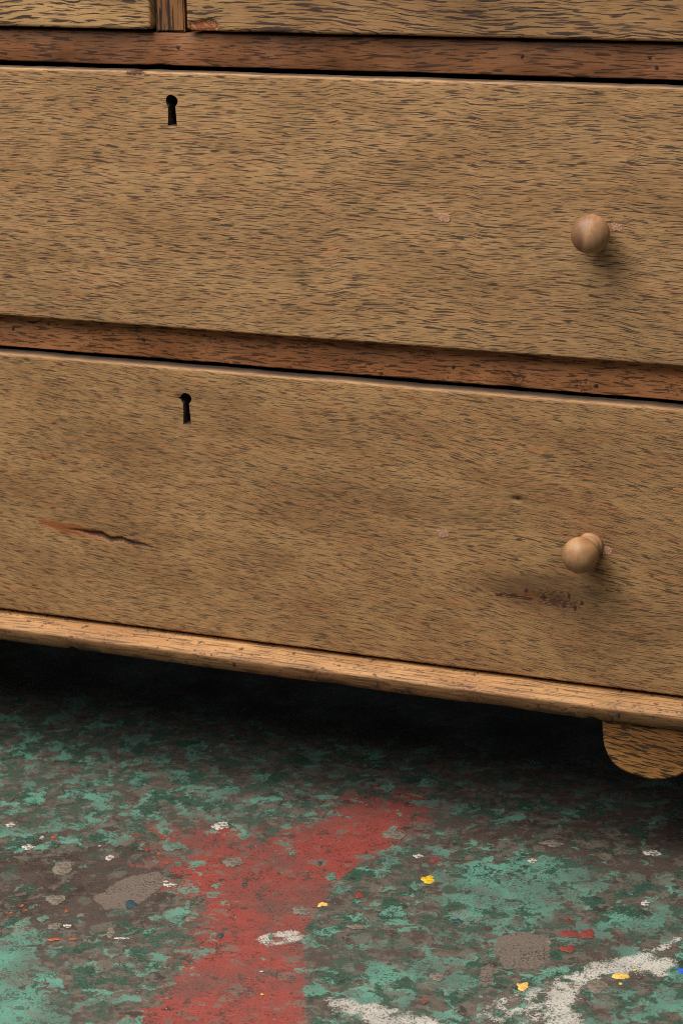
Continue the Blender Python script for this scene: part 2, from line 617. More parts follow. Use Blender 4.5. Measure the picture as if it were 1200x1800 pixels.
    if crack:
        cd, cp = seg_dist(VX, VZ, crack[0])
        w = crack[1] * np.clip(np.minimum((cp - 0.1) * 3, (1.03 - cp) * 3.0), 0, 1) + 1e-6
        ca = np.exp(-(cd / (w * 1.1)) ** 2) * np.clip(w / crack[1] + 0.25, 0, 1)
        sw = 0.0062 * np.clip(np.minimum(cp * 5 + 0.25, (0.75 - cp) * 2.5), 0, 1) + 1e-6
        sa = np.exp(-(cd / sw) ** 2)
    for (dx, dz, rx, rz, amt) in dark:
        ca = np.maximum(ca, amt * np.exp(-((VX - dx) / rx) ** 2 - ((VZ - dz) / rz) ** 2))
    for s in (stain or ()):
        sa = np.maximum(sa, s[4] * np.exp(-((VX - s[0]) / s[2]) ** 2 - ((VZ - s[1]) / s[3]) ** 2))
    if chip is not None:
        ha = np.clip(poly_sd(VX, VZ, chip) / 0.002 + 0.6, 0, 1)
    set_attr(me, 'crack', ca)
    set_attr(me, 'stain', sa)
    set_attr(me, 'chip', ha)
    ta = np.zeros(len(VX))
    for (dx, dz, rx, rz, amt) in tone:
        ta += amt * np.exp(-((VX - dx) / rx) ** 2 - ((VZ - dz) / rz) ** 2)
    set_attr(me, 'tone', np.clip(ta, 0, 1))
    o.parent = parent
    return o


def keyhole_outline(cx, cz, r, zb, w_top, w_bot, shift=0.0, nick=None):
    pts = []
    a0 = math.asin(min(0.95, w_top / r))
    n = 20
    for k in range(n + 1):
        a = -math.pi / 2 + a0 + (2 * math.pi - 2 * a0) * k / n
        rr = r * (1 + 0.05 * math.sin(3 * a + 1))
        px, pz = cx + rr * math.cos(a), cz + rr * math.sin(a)
        if nick and abs((a % (2 * math.pi)) - math.pi) < 0.17:
            px -= nick
        pts.append((px, pz))
    pts.append((cx - w_top * 1.05 + shift * 0.4, (cz + zb) / 2))
    pts.append((cx - w_bot + shift, zb))
    pts.append((cx + w_bot + shift, zb - 0.0004))
    pts.append((cx + w_top * 1.05 + shift * 0.5, (cz + zb) / 2))
    return pts


# ------------------------------------------------------------------ floor
RED = [(0.272, -0.375), (0.214, -0.24), (0.204, -0.189), (0.204, -0.114), (0.223, -0.054), (0.232, 0.017), (0.204, 0.054), (0.146, 0.032), (0.138, -0.032), (0.105, -0.083), (0.033, -0.085), (0.008, -0.107), (0.061, -0.186), (0.121, -0.232), (0.144, -0.308), (0.15, -0.366), (0.15, -0.422), (0.31, -0.84), (0.47, -0.84)]
RED_BACK = [(0.25, 0.06), (0.5, 0.18), (0.5, 0.24), (0.2, 0.12)]
TEALS = [
    ([(-0.25, 0.071), (-0.15, 0.125), (0.0, 0.071), (0.055, -0.009), (0.014, -0.079), (-0.012, -0.14), (-0.072, -0.176), (-0.106, -0.176), (-0.3, -0.1)], 0.15),
    ([(-0.06, -0.36), (-0.014, -0.333), (-0.006, -0.315), (0.023, -0.334), (0.033, -0.361), (0.064, -0.389), (0.071, -0.415), (0.102, -0.44), (0.1, -0.55), (-0.05, -0.5)], 2.2),
    ([(0.274, -0.105), (0.303, -0.058), (0.35, -0.028), (0.408, -0.054), (0.412, -0.099), (0.391, -0.129), (0.39, -0.173), (0.352, -0.187), (0.312, -0.17)], 1.3),
    ([(0.417, -0.152), (0.444, -0.109), (0.487, -0.093), (0.56, -0.08), (0.56, -0.13), (0.499, -0.142), (0.448, -0.161)], 0.9),
    ([(0.257, -0.32), (0.276, -0.268), (0.304, -0.267), (0.326, -0.249), (0.363, -0.235), (0.378, -0.278), (0.34, -0.312), (0.303, -0.336)], 0.8),
    ([(0.62, -0.3), (0.75, -0.2), (0.8, -0.45), (0.66, -0.55)], 1.2),
    ([(-0.5, -0.45), (-0.3, -0.4), (-0.28, -0.6), (-0.55, -0.7)], 1.2),
    ([(0.463, -0.246), (0.515, -0.206), (0.56, -0.22), (0.533, -0.275), (0.491, -0.282)], 0.7),
]
CONC = [[(0.362, -0.189), (0.376, -0.173), (0.4, -0.18), (0.413, -0.206), (0.405, -0.234), (0.382, -0.243), (0.365, -0.214)],
        [(0.361, -0.246), (0.371, -0.232), (0.381, -0.258), (0.378, -0.278)],
        [(0.030, -0.20), (0.052, -0.175), (0.070, -0.19), (0.066, -0.235), (0.045, -0.262), (0.022, -0.245)]]
BROWN = [([(-0.106, -0.176), (-0.049, -0.155), (0.011, -0.119), (0.089, -0.199), (0.095, -0.285), (0.049, -0.324), (0.004, -0.309), (-0.017, -0.328), (-0.2, -0.25)], 1.0),
         ([(0.224, 0.001), (0.437, 0.107), (0.6, 0.1), (0.477, -0.052), (0.408, -0.054), (0.319, -0.028), (0.258, -0.063)], 0.6)]
WHITES = [([(0.187, -0.259), (0.193, -0.268), (0.203, -0.262), (0.212, -0.25), (0.206, -0.244), (0.195, -0.249), (0.187, -0.259)], 0.0045),
          ([(0.487, -0.165), (0.495, -0.143)], 0.003)]
WHITE_PATCHES = [
    ([(0.433, -0.238), (0.439, -0.209), (0.46, -0.196), (0.479, -0.172), (0.502, -0.182), (0.503, -0.205), (0.475, -0.208), (0.456, -0.221), (0.446, -0.248)], 0.75),
    ([(0.424, -0.243), (0.441, -0.243), (0.449, -0.28), (0.463, -0.302), (0.44, -0.315), (0.427, -0.283)], 0.65),
    ([(0.386, -0.315), (0.395, -0.289), (0.415, -0.264), (0.43, -0.263), (0.436, -0.303), (0.415, -0.32)], 0.05),
    ([(0.273, -0.333), (0.286, -0.33), (0.319, -0.331), (0.348, -0.333), (0.377, -0.34), (0.346, -0.354), (0.315, -0.354), (0.288, -0.346)], 0.65)]


def floor_mat():
    t = T('painted_concrete')
    x, y, z = t.xyz()
    P = t.vec(x, y)
    wn = t.noise(P, 55, 4.0, 0.6, color=True)
    wr, wg, wb = t.rgb(wn)
    x2 = x + (wr - 0.5) * 0.02
    y2 = y + (wg - 0.5) * 0.02
    P2 = t.vec(x2, y2)
    n1 = t.noise(t.vec(x2 * 42, y2 * 42), 1.0, 8.0, 0.7)
    n2 = t.noise(t.vec(x2 * 40 + 9.0, y2 * 40 + 3.0), 1.0, 8.0, 0.7)
    n3 = t.noise(t.vec(x2 * 95 + 30, y2 * 95 - 4), 1.0, 6.0, 0.66)
    n4 = t.noise(t.vec(x * 420, y * 420), 1.0, 4.0, 0.65)
    n5 = t.noise(t.vec(x * 14 + 5, y * 14), 1.0, 4.0, 0.6)
    n6 = t.noise(t.vec(x * 1500, y * 1500), 1.0, 2.0, 0.6)
    teal, red, brown, white, conc = (t.attr(a) for a in ('teal', 'red', 'brown', 'white', 'conc'))
    redp = red.max(0.0)
    # bare grimy concrete
    grey = t.mix(t.step(n3, 0.35, 0.65), lin(98, 89, 79), lin(70, 62, 54))
    dirt = t.mix(t.step(n4, 0.35, 0.62), lin(50, 39, 34), lin(76, 60, 51))
    col = t.mix(t.step(n5 * 0.5 + n3 * 0.5 + brown * 0.10, 0.47, 0.56), grey, dirt)
    # old dark green coat
    gm = t.step(n2 + teal * 0.05 - brown * 0.05 - redp * 0.08, 0.518, 0.528)
    green = t.mix(t.step(n3, 0.3, 0.7), lin(26, 76, 58), lin(44, 84, 68))
    col = t.mix(gm * 0.9, col, green)
    # red coat
    rm = t.step(red * 0.22 + n1 * 0.55 + n3 * 0.35, 0.43, 0.45)
    redc = t.mix(t.step(n5 * 0.6 + n3 * 0.4, 0.4, 0.62), lin(144, 61, 52), lin(114, 60, 53))
    col = t.mix(rm * t.step(n2, 0.64, 0.61) * 0.95, col, redc)
    # pale turquoise coat, flaked
    tm = t.step(n1 + teal * 0.075 - brown * 0.05 - redp * 0.10, 0.545, 0.557)
    tealc = t.mix(t.step(n5, 0.35, 0.68), lin(92, 142, 123), lin(76, 114, 100))
    col = t.mix(tm * 0.93, col, tealc)
    # worn skins of grey and mauve over the coats, and places rubbed back to black grime
    n7 = t.noise(t.vec(x2 * 40 + 21, y2 * 40 - 8), 1.0, 7.0, 0.7)
    col = t.mix(t.step(n7, 0.565, 0.58) * (0.72 - redp * 0.3), col, t.mix(t.step(n3, 0.4, 0.6), lin(104, 93, 83), lin(82, 88, 78)))
    n8 = t.noise(t.vec(x2 * 58 - 13, y2 * 58 + 17), 1.0, 7.0, 0.7)
    col = t.mix(t.step(n8 + brown * 0.03 - redp * 0.045, 0.575, 0.60) * 0.8, col, lin(44, 37, 32))
    # grey splashes in two sizes
    d1, c1 = t.voro(t.vec(x2 * 34, y2 * 34))
    r1, g1, b1 = t.rgb(c1)
    sm = t.step(d1, r1 * 0.34, r1 * 0.34 - 0.04) * t.step(g1, 0.5, 0.47)
    splc = t.mix(b1, lin(112, 100, 88), lin(84, 104, 90))
    col = t.mix(sm * 0.5, col, splc)
    d2, c2 = t.voro(t.vec(x2 * 85 + 7, y2 * 85))
    r2, g2, b2 = t.rgb(c2)
    sm2 = t.step(d2, r2 * 0.36, r2 * 0.36 - 0.06) * t.step(g2, 0.42, 0.4)
    splc2 = t.mix(t.step(b2, 0.4, 0.6), lin(36, 62, 52), lin(108, 99, 88))
    col = t.mix(sm2 * 0.6, col, splc2)
    # bare concrete patches
    cm = t.step(conc + (n1 - 0.5) * 3.0, 0.0, 0.15)
    concc = t.mix(t.step(n4, 0.3, 0.7), lin(116, 103, 92), lin(98, 86, 76))
    col = t.mix(cm * 0.95, col, concc)
    # white brushed strokes, crackled and half worn off
    wm = t.step(white + (n3 - 0.5) * 3.4 + (n4 - 0.5) * 4.2 + (n8 - 0.5) * 3.2, 0.08, 0.2)
    col = t.mix(wm * 0.95, col, t.mix(t.step(n4, 0.4, 0.7), lin(196, 191, 180), lin(160, 153, 142)))
    # stray grime and scuffs over everything
    gs = t.step(n4 * 0.55 + n2 * 0.45, 0.52, 0.57)
    col = t.mix(gs * 0.68, col, lin(44, 38, 34))
    gp = t.noise(t.vec(x * 800 + 3, y * 800), 1.0, 3.0, 0.6)
    col = t.mix(t.step(gp, 0.60, 0.66) * 0.7, col, lin(36, 31, 28))
    col = t.mix(t.step(gp, 0.36, 0.31) * 0.35, col, lin(150, 142, 132))
    sc1 = t.noise(t.vec(x * 18 + y * 30, y * 300 - x * 200), 1.0, 3.0, 0.6)
    col = t.mix(t.step(sc1, 0.60, 0.72) * 0.18, col, lin(150, 140, 130))
    col = t.mix(t.step(n5, 0.42, 0.62) * 0.26, col, lin(88, 76, 68))
    col = t.scale_col(col, (n6 - 0.5) * 0.6 + 0.88)
    return t.done(col, t.step(n5, 0.3, 0.7, 0.5, 0.7), t.noise(t.vec(x * 300, y * 300), 1.0, 5.0, 0.7), 0.5, 0.0012, 0.3)


fx = np.unique(np.round(np.concatenate([np.linspace(-4, -0.7, 12), np.arange(-0.7, 0.85, 0.004), np.linspace(0.86, 4, 12)]), 5))
fy = np.unique(np.round(np.concatenate([np.linspace(-4, -0.85, 12), np.arange(-0.85, 0.4, 0.004), np.linspace(0.41, 4, 12)]), 5))
FX, FY = np.meshgrid(fx, fy)
nfx, nfy = len(fx), len(fy)
fv = np.stack([FX.ravel(), FY.ravel(), np.zeros(FX.size)], 1)
idx = np.arange(nfx * nfy).reshape(nfy, nfx)
ff = np.stack([idx[:-1, :-1].ravel(), idx[:-1, 1:].ravel(), idx[1:, 1:].ravel(), idx[1:, :-1].ravel()], 1)
fme = bpy.data.meshes.new('floor')
fme.from_pydata(fv.tolist(), [], ff.tolist())
fxr, fyr = FX.ravel(), FY.ravel()
teal = np.full(fxr.shape, -0.75)
for pts, amp in TEALS:
    teal = np.maximum(teal, np.clip(poly_sd(fxr, fyr, pts) / 0.025 + 0.3, -1, 1) * amp)
red = np.full(fxr.shape, -1.0)
sd = poly_sd(fxr, fyr, RED)
soft = np.clip(0.012 + (0.19 - fxr) * 0.8, 0.010, 0.09)
soft = np.maximum(soft, 0.012 + np.clip(fyr + 0.09, 0, 0.2) * 0.55)
red = np.maximum(red, np.clip(sd / soft, -1, 1))
red = np.maximum(red, np.clip(poly_sd(fxr, fyr, RED_BACK) / 0.05, -1, -0.15))
brown = np.full(fxr.shape, -0.2)
for pts, amp in BROWN:
    brown = np.maximum(brown, np.clip(poly_sd(fxr, fyr, pts) / 0.03, -1, 1) * amp)
white = np.full(fxr.shape, -1.0)
for pts, w in WHITES:
    dd, _ = seg_dist(fxr, fyr, pts)
    white = np.maximum(white, np.clip((w - dd) / w, -1, 0.45))
for pts, top in WHITE_PATCHES:
    white = np.maximum(white, np.clip(poly_sd(fxr, fyr, pts) / 0.007 + 0.25, -1, top))
conc = np.full(fxr.shape, -1.0)
for pts in CONC:
    conc = np.maximum(conc, np.clip(poly_sd(fxr, fyr, pts) / 0.008, -1, 1))
for nme, arr in (('teal', teal), ('red', red), ('brown', brown), ('white', white), ('conc', conc)):
    set_attr(fme, nme, arr)
fme.materials.append(floor_mat())
floor = link(bpy.data.objects.new('floor', fme))
floor['kind'] = 'structure'
floor['label'] = 'paint-spattered concrete floor with worn red, turquoise and green coats'

SPOTS = [
    ('yellow', 0.273, -0.114, 0.0059, 0.0074), ('ochre', 0.404, -0.263, 0.0047, 0.0068), ('ochre', 0.47, -0.22, 0.0059, 0.0062), ('ochre', 0.473, -0.232, 0.0016, 0.0018),
    ('ochre', 0.477, -0.207, 0.0014, 0.0018), ('blue', 0.511, -0.195, 0.003, 0.0046), ('navy', 0.059, -0.245, 0.0052, 0.0074), ('navy', 0.321, -0.176, 0.0043, 0.0038),
    ('white', -0.0, -0.17, 0.0038, 0.0056), ('white', 0.073, -0.2, 0.0047, 0.0038), ('white', 0.067, -0.196, 0.0022, 0.0027), ('white', -0.076, -0.177, 0.0052, 0.0051),
    ('white', -0.019, -0.153, 0.0014, 0.0022), ('white', 0.028, -0.298, 0.0036, 0.0034), ('beige', -0.029, -0.202, 0.0101, 0.0136), ('beige', -0.005, -0.258, 0.0065, 0.0096),
    ('beige', 0.104, -0.141, 0.0085, 0.0089), ('beige', 0.195, -0.204, 0.0074, 0.0085), ('sage', 0.089, -0.259, 0.0059, 0.0051), ('beige', 0.019, -0.302, 0.0043, 0.0063),
    ('sage', -0.008, -0.305, 0.0065, 0.0074), ('orange', -0.024, -0.279, 0.0016, 0.0029), ('orange', -0.017, -0.285, 0.0013, 0.0018), ('orange', 0.015, -0.275, 0.0016, 0.0029),
    ('orange', -0.026, -0.294, 0.0013, 0.0022), ('orange', 0.03, -0.323, 0.0054, 0.0022), ('orange', 0.044, -0.317, 0.0032, 0.0022), ('orange', -0.066, -0.151, 0.0022, 0.0029),
    ('orange', 0.037, -0.149, 0.0016, 0.0027), ('orange', 0.052, -0.163, 0.0016, 0.0016), ('red', 0.265, -0.075, 0.0049, 0.0054), ('red', 0.229, -0.162, 0.0043, 0.0054),
    ('red', 0.412, -0.167, 0.0079, 0.0068), ('red', 0.427, -0.162, 0.0059, 0.0079), ('red', 0.419, -0.191, 0.0065, 0.0068), ('red', 0.343, -0.313, 0.0022, 0.0032),
    ('red', 0.403, -0.141, 0.0018, 0.0032), ('white', 0.249, -0.073, 0.0047, 0.0043), ('white', 0.343, -0.047, 0.0043, 0.0047), ('white', 0.455, -0.091, 0.0038, 0.0057),
    ('white', 0.434, 0.004, 0.0085, 0.0057), ('beige', 0.212, -0.04, 0.0112, 0.0097), ('beige', 0.349, -0.008, 0.0106, 0.0068), ('beige', 0.248, -0.216, 0.0074, 0.0049),
    ('beige', 0.338, -0.271, 0.0074, 0.0065), ('sage', 0.354, -0.289, 0.006, 0.007), ('beige', 0.458, -0.243, 0.0085, 0.0114), ('beige', 0.42, -0.251, 0.0027, 0.0043),
    ('sage', 0.266, -0.129, 0.0038, 0.0079), ('beige', 0.242, -0.143, 0.0022, 0.0054), ('sage', 0.229, -0.098, 0.0038, 0.007), ('beige', 0.281, -0.094, 0.0016, 0.0043),
    ('beige', 0.336, -0.172, 0.0022, 0.0041), ('beige', 0.273, -0.082, 0.0032, 0.0032), ('beige', 0.067, -0.296, 0.0032, 0.0089), ('beige', 0.03, -0.278, 0.0043, 0.004),
    ('sage', 0.22, -0.251, 0.0043, 0.0072), ('sage', 0.191, -0.257, 0.0021, 0.0049), ('sage', 0.004, -0.293, 0.0049, 0.0051), ('white', -0.075, -0.155, 0.0021, 0.004),
    ('white', -0.115, -0.141, 0.0047, 0.0051), ('sage', 0.041, -0.131, 0.0085, 0.0094), ('sage', 0.103, -0.228, 0.0032, 0.0105), ('beige', 0.117, -0.25, 0.0043, 0.006),
    ('white', 0.079, -0.302, 0.0059, 0.0018), ('yellow', 0.223, -0.346, 0.0013, 0.0018), ('white', 0.208, -0.313, 0.0016, 0.0016), ('navy', 0.131, -0.176, 0.0022, 0.0032),
    ('navy', 0.175, -0.117, 0.0021, 0.0034), ('sage', 0.145, -0.106, 0.0032, 0.0045), ('sage', 0.194, -0.138, 0.0049, 0.0076), ('navy', 0.152, -0.269, 0.0027, 0.0049),
    ('ochre', 0.207, -0.188, 0.0043, 0.0043), ('white', 0.063, -0.076, 0.009, 0.0089)]
SPOT_M = {
    'yellow': simple('paint_yellow', lin(214, 178, 40), lin(176, 140, 34), 260, 0.5),
    'ochre': simple('paint_ochre', lin(222, 178, 96), lin(190, 146, 74), 260, 0.5),
    'blue': simple('paint_blue', lin(50, 100, 190), lin(40, 80, 160), 260, 0.5),
    'navy': simple('paint_navy', lin(38, 58, 66), lin(50, 72, 74), 260, 0.45),
    'white': simple('paint_white', lin(184, 177, 166), lin(98, 89, 80), 300, 0.6, 0.46, 0.54),
    'beige': simple('paint_beige', lin(116, 105, 92), lin(84, 76, 67), 240, 0.6),
    'sage': simple('paint_sage', lin(90, 114, 99), lin(70, 88, 77), 240, 0.6),
    'orange': simple('paint_orange', lin(176, 84, 42), lin(120, 66, 42), 260, 0.5),
    'red': simple('paint_red', lin(132, 54, 46), lin(96, 54, 47), 240, 0.55),
}


def spot(kind, cx, cy, a, b, i, parent):
    ang = math.radians(22.4)
    n = 34
    verts = [(0, 0, 0.00022)]
    outl = []
    for k in range(n):
        th = 2 * math.pi * k / n
        rr = 0.95 + 0.6 * pn(math.cos(th) * 1.1 + i * 3.7, math.sin(th) * 1.1, i * 1.9) + 0.24 * pn(math.cos(th) * 4 + i, math.sin(th) * 4, 7.0)
        px, py = a * rr * math.cos(th), b * rr * math.sin(th)
        outl.append((px * math.cos(ang) - py * math.sin(ang), px * math.sin(ang) + py * math.cos(ang)))
    for f, h in ((0.93, 0.00022), (1.0, 0.00002)):
        verts += [(p[0] * f, p[1] * f, h) for p in outl]
    faces = []
    for k in range(n):
        q = (k + 1) % n
        faces.append((0, 1 + k, 1 + q))
        faces.append((1 + k, 1 + n + k, 1 + n + q, 1 + q))
    o = mesh_obj('paint_spot', verts, faces, SPOT_M[kind], parent, True, 80)
    o.location = (cx, cy, 0.0002 + 0.00002 * (i % 9))
    return o


for i, (k, sx, sy, a, b) in enumerate(SPOTS):
    spot(k, sx, sy, a, b, i, floor)

# ------------------------------------------------------------------ chest of drawers
chest = bpy.data.objects.new('chest_of_drawers', None)
COL.objects.link(chest)
chest['label'] = 'worn stripped oak chest of drawers with small turned wooden knobs and bare keyholes'
chest['category'] = 'chest of drawers'
HW = 0.503                      # half width of the drawer opening
RAIL_Y = 0.020

# carcass
for s in (-1, 1):
    x0, x1 = (HW + 0.001, HW + 0.023) if s > 0 else (-HW - 0.023, -HW - 0.001)
    box('side_panel', x0, x1, 0.014, 0.47, H - 0.531, H + 0.206, M_SIDE, chest)
box('back_panel', -HW, HW, 0.456, 0.468, H - 0.529, H + 0.205, M_INNER, chest, 0.0005)
box('bottom_board', -HW, HW, 0.052, 0.455, H - 0.529, H - 0.516, M_INNER, chest, 0.0005)
box('top_board', -HW - 0.042, HW + 0.042, -0.012, 0.48, H + 0.207, H + 0.229, M_D1, chest, 0.004)

# rails between the drawers, set back behind the drawer fronts
extrude_x('rail', rounded_profile(RAIL_Y, 0.075, H + 0.0035, H + 0.0315, 0.0014), -HW, HW, M_RAIL, chest, wob=0.0005, seed=1.0,
          chips=[(-0.02, H + 0.0035, 0.012, 0.0012), (0.31, H + 0.0315, 0.008, 0.001), (0.21, H + 0.0035, 0.02, 0.0008)])
extrude_x('rail', rounded_profile(0.015, 0.075, H - 0.2545, H - 0.2235, 0.0014), -HW, HW, M_RAIL2, chest, wob=0.0005, seed=4.0,
          chips=[(0.03, H - 0.2545, 0.02, 0.001), (0.3, H - 0.2545, 0.015, 0.001)])
extrude_x('rail', rounded_profile(RAIL_Y, 0.075, H + 0.186, H + 0.206, 0.0014), -HW, HW, M_RAIL, chest, wob=0.0004, seed=6.0)
# divider between the two small drawers
prism('divider', [(-0.0236, H + 0.0326), (0.0038, H + 0.0326), (0.0034, H + 0.1855), (-0.0238, H + 0.1855)], RAIL_Y - 0.001, 0.075, M_DIV, chest, 0.0012)

# base moulding: sloped top and a flat front
mp = [(0.045, H - 0.5085), (0.004, H - 0.5085), (-0.006, H - 0.5105), (-0.0185, H - 0.5152), (-0.0203, H - 0.5168), (-0.0205, H - 0.5185),
      (-0.0178, H - 0.526), (-0.0142, H - 0.5305), (-0.012, H - 0.5314), (0.0, H - 0.5312), (0.045, H - 0.5312)]
extrude_x('base_moulding', mp, -HW - 0.043, HW + 0.043, M_MOULD, chest, step=0.004, wob=0.0005, seed=2.0,
          chips=[(-0.115, H - 0.530, 0.006, 0.003), (0.15, H - 0.530, 0.02, 0.0012), (0.0, H - 0.5165, 0.008, 0.0018), (0.06, H - 0.5165, 0.012, 0.0016),
                 (0.20, H - 0.5165, 0.01, 0.0014), (0.30, H - 0.530, 0.03, 0.0012), (0.385, H - 0.5312, 0.006, 0.002), (0.36, H - 0.5165, 0.012, 0.0012), (0.26, H - 0.5165, 0.006, 0.002)])
for s in (-1, 1):
    xa, xb = sorted((s * (HW + 0.0245), s * (HW + 0.0428)))
    box('side_moulding', xa, xb, 0.0465, 0.475, H - 0.5308, H - 0.511, M_MOULD, chest, 0.003)

# shaped bracket feet
FO = [(0.3923, -0.5325), (0.3928, -0.541), (0.3936, -0.5491), (0.395, -0.556), (0.3974, -0.5616), (0.4003, -0.567), (0.4046, -0.571), (0.4095, -0.574), (0.4147, -0.5760), (0.421, -0.5777),
      (0.4272, -0.5788), (0.434, -0.5794), (0.4396, -0.5792), (0.446, -0.5782), (0.4519, -0.5766), (0.458, -0.5738), (0.464, -0.5699), (0.468, -0.568), (0.472, -0.572), (0.476, -0.582), (0.482, -0.598),
      (0.488, -0.618), (0.492, -0.640), (0.494, -0.6545), (0.536, -0.6545), (0.536, -0.5325)]
for s in (1, -1):
    prism('foot', [(s * x, H + z) for x, z in FO], -0.012, 0.008, M_FOOT, chest, 0.0016)
    xs_ = sorted((s * 0.516, s * 0.5355))
    box('side_foot', xs_[0], xs_[1], 0.0085, 0.10, 0.0006, H - 0.5325, M_FOOT, chest)
    xs_ = sorted((s * 0.466, s * 0.5355))
    box('rear_foot', xs_[0], xs_[1], 0.42, 0.462, 0.0006, H - 0.5325, M_FOOT, chest)

# long drawers
k1 = keyhole_outline(-0.0012, H - 0.0244, 0.0056, H - 0.0452, 0.0036, 0.0044)
d1 = drawer_front('drawer', -0.4995, 0.4995, H - 0.222, H - 0.0002, 0.0, M_D1, chest, seed=2.0, r=0.0016, keyhole=k1, tone=[(0.30, H - 0.05, 0.12, 0.03, 0.2), (-0.02, H - 0.09, 0.03, 0.03, 0.25), (0.15, H - 0.085, 0.05, 0.01, 0.25), (0.366, H - 0.136, 0.016, 0.01, 0.3), (0.372, H - 0.121, 0.024, 0.02, 0.35)],
                  fine_z=[(H - 0.05, H - 0.016, 0.0016)], fine_x=[(-0.012, 0.01, 0.0016)],
                  dents=[(0.142, H - 0.083, 0.006, 0.012, 0.0005), (0.3921, H - 0.1123, 0.006, 0.005, 0.0004)],
                  stain=[(0.155, H - 0.1, 0.006, 0.004, 0.35), (-0.03, H - 0.075, 0.005, 0.006, 0.5), (0.385, H - 0.11, 0.008, 0.004, 0.6)],
                  dark=[(-0.035, H - 0.0015, 0.012, 0.002, 0.9)])
k2 = keyhole_outline(0.0036, H - 0.2851, 0.0053, H - 0.3085, 0.0030, 0.0040, 0.0006, 0.0032)
CR = [(-0.1514, H - 0.4139), (-0.136, H - 0.4158), (-0.1225, H - 0.4190), (-0.110, H - 0.4188), (-0.098, H - 0.4203), (-0.0875, H - 0.4202), (-0.0780, H - 0.4240), (-0.0661, H - 0.4222), (-0.056, H - 0.4252), (-0.0445, H - 0.4252), (-0.034, H - 0.4272), (-0.0171, H - 0.4302)]
d2 = drawer_front('drawer', -0.4995, 0.4995, H - 0.5055, H - 0.258, -0.0004, M_D2, chest, seed=8.0, r=0.0017, keyhole=k2,
                  fine_z=[(H - 0.356, H - 0.341, 0.001), (H - 0.434, H - 0.410, 0.0007), (H - 0.312, H - 0.277, 0.0016), (H - 0.442, H - 0.434, 0.001)],
                  fine_x=[(-0.155, -0.01, 0.0016), (0.29, 0.375, 0.0018)],
                  dents=[(0.311, H - 0.3475, 0.006, 0.0028, 0.0022), (0.305, H - 0.352, 0.005, 0.0022, -0.0005), (0.34, H - 0.433, 0.03, 0.004, 0.0007), (0.3896, H - 0.3844, 0.006, 0.005, 0.0004)],
                  crack=(CR, 0.0025, 0.0022),
                  tone=[(0.338, H - 0.426, 0.06, 0.018, 1.0), (0.376, H - 0.383, 0.022, 0.018, 0.4), (0.27, H - 0.375, 0.07, 0.022, 0.4), (0.36, H - 0.40, 0.03, 0.012, 0.35), (0.17, H - 0.362, 0.09, 0.014, 0.3), (-0.11, H - 0.33, 0.07, 0.03, 0.3), (0.42, H - 0.46, 0.08, 0.03, 0.25), (0.312, H - 0.346, 0.012, 0.006, 0.5), (0.06, H - 0.30, 0.12, 0.02, 0.2)],
                  stain=[(0.325, H - 0.433, 0.03, 0.004, 0.55), (0.40, H - 0.381, 0.012, 0.005, 0.5), (0.378, H - 0.362, 0.012, 0.006, 0.35), (0.06, H - 0.43, 0.01, 0.003, 0.3)],
                  dark=[(0.2955, H - 0.4340, 0.004, 0.0014, 0.95), (0.309, H - 0.4332, 0.004, 0.0016, 1.0), (0.3203, H - 0.428, 0.0018, 0.0028, 1.0), (0.322, H - 0.4345, 0.006, 0.0015, 1.0),
                        (0.3356, H - 0.4322, 0.004, 0.002, 1.0), (0.344, H - 0.4352, 0.0022, 0.0026, 1.0), (0.3533, H - 0.4365, 0.003, 0.0035, 1.0), (0.3634, H - 0.4378, 0.0018, 0.0038, 1.0),
                        (0.3582, H - 0.4280, 0.0014, 0.003, 1.0), (0.3693, H - 0.433, 0.002, 0.0024, 1.0), (0.3125, H - 0.3470, 0.006, 0.0018, 0.62), (0.31, H - 0.4337, 0.024, 0.0032, 0.62), (0.348, H - 0.4350, 0.030, 0.0065, 0.60), (0.345, H - 0.427, 0.034, 0.007, 0.47), (0.369, H - 0.398, 0.014, 0.006, 0.45),
                        (0.372, H - 0.400, 0.008, 0.0016, 0.45)])
# small top drawers
CH = [(0.0105, H + 0.0405), (0.018, H + 0.0418), (0.0237, H + 0.0432), (0.0343, H + 0.0434), (0.0385, H + 0.0374), (0.036, H + 0.0335), (0.0100, H + 0.0335)]
t1 = drawer_front('drawer', -0.4995, -0.0250, H + 0.0342, H + 0.1845, 0.012, M_TL, chest, seed=12.0, r=0.0024)
t2 = drawer_front('drawer', 0.0092, 0.4995, H + 0.0342, H + 0.1845, 0.012, M_TR, chest, seed=15.0, r=0.0024, chip=CH,
                  fine_x=[(0.009, 0.042, 0.0012)], fine_z=[(H + 0.034, H + 0.047, 0.0009)])
d1['label'] = 'long oak drawer with wavy straight grain'
d2['label'] = 'bottom oak drawer with a dark crack and a knot'
t1['label'] = 'small top drawer left of the divider'
t2['label'] = 'small top drawer with a chipped corner beside the divider'


def drawer_box(parent, x0, x1, y0, z0, z1):
    """sides, back and bottom of a drawer as one open box"""
    bm = bmesh.new()
    for (a, b, c, d, e, f) in ((x0, x0 + 0.012, y0, 0.43, z0, z1), (x1 - 0.012, x1, y0, 0.43, z0, z1),
                               (x0 + 0.0125, x1 - 0.0125, 0.418, 0.43, z0, z1), (x0 + 0.0125, x1 - 0.0125, y0, 0.4175, z0 + 0.004, z0 + 0.012)):
        g = bmesh.ops.create_cube(bm, size=1)
        for v in g['verts']:
            v.co = Vector(((a + b) / 2 + v.co.x * (b - a), (c + d) / 2 + v.co.y * (d - c), (e + f) / 2 + v.co.z * (f - e)))
    me = bpy.data.meshes.new('drawer_box')
    bm.to_mesh(me)
    bm.free()
    me.materials.append(M_INNER)
    return link(bpy.data.objects.new('drawer_box', me), parent)


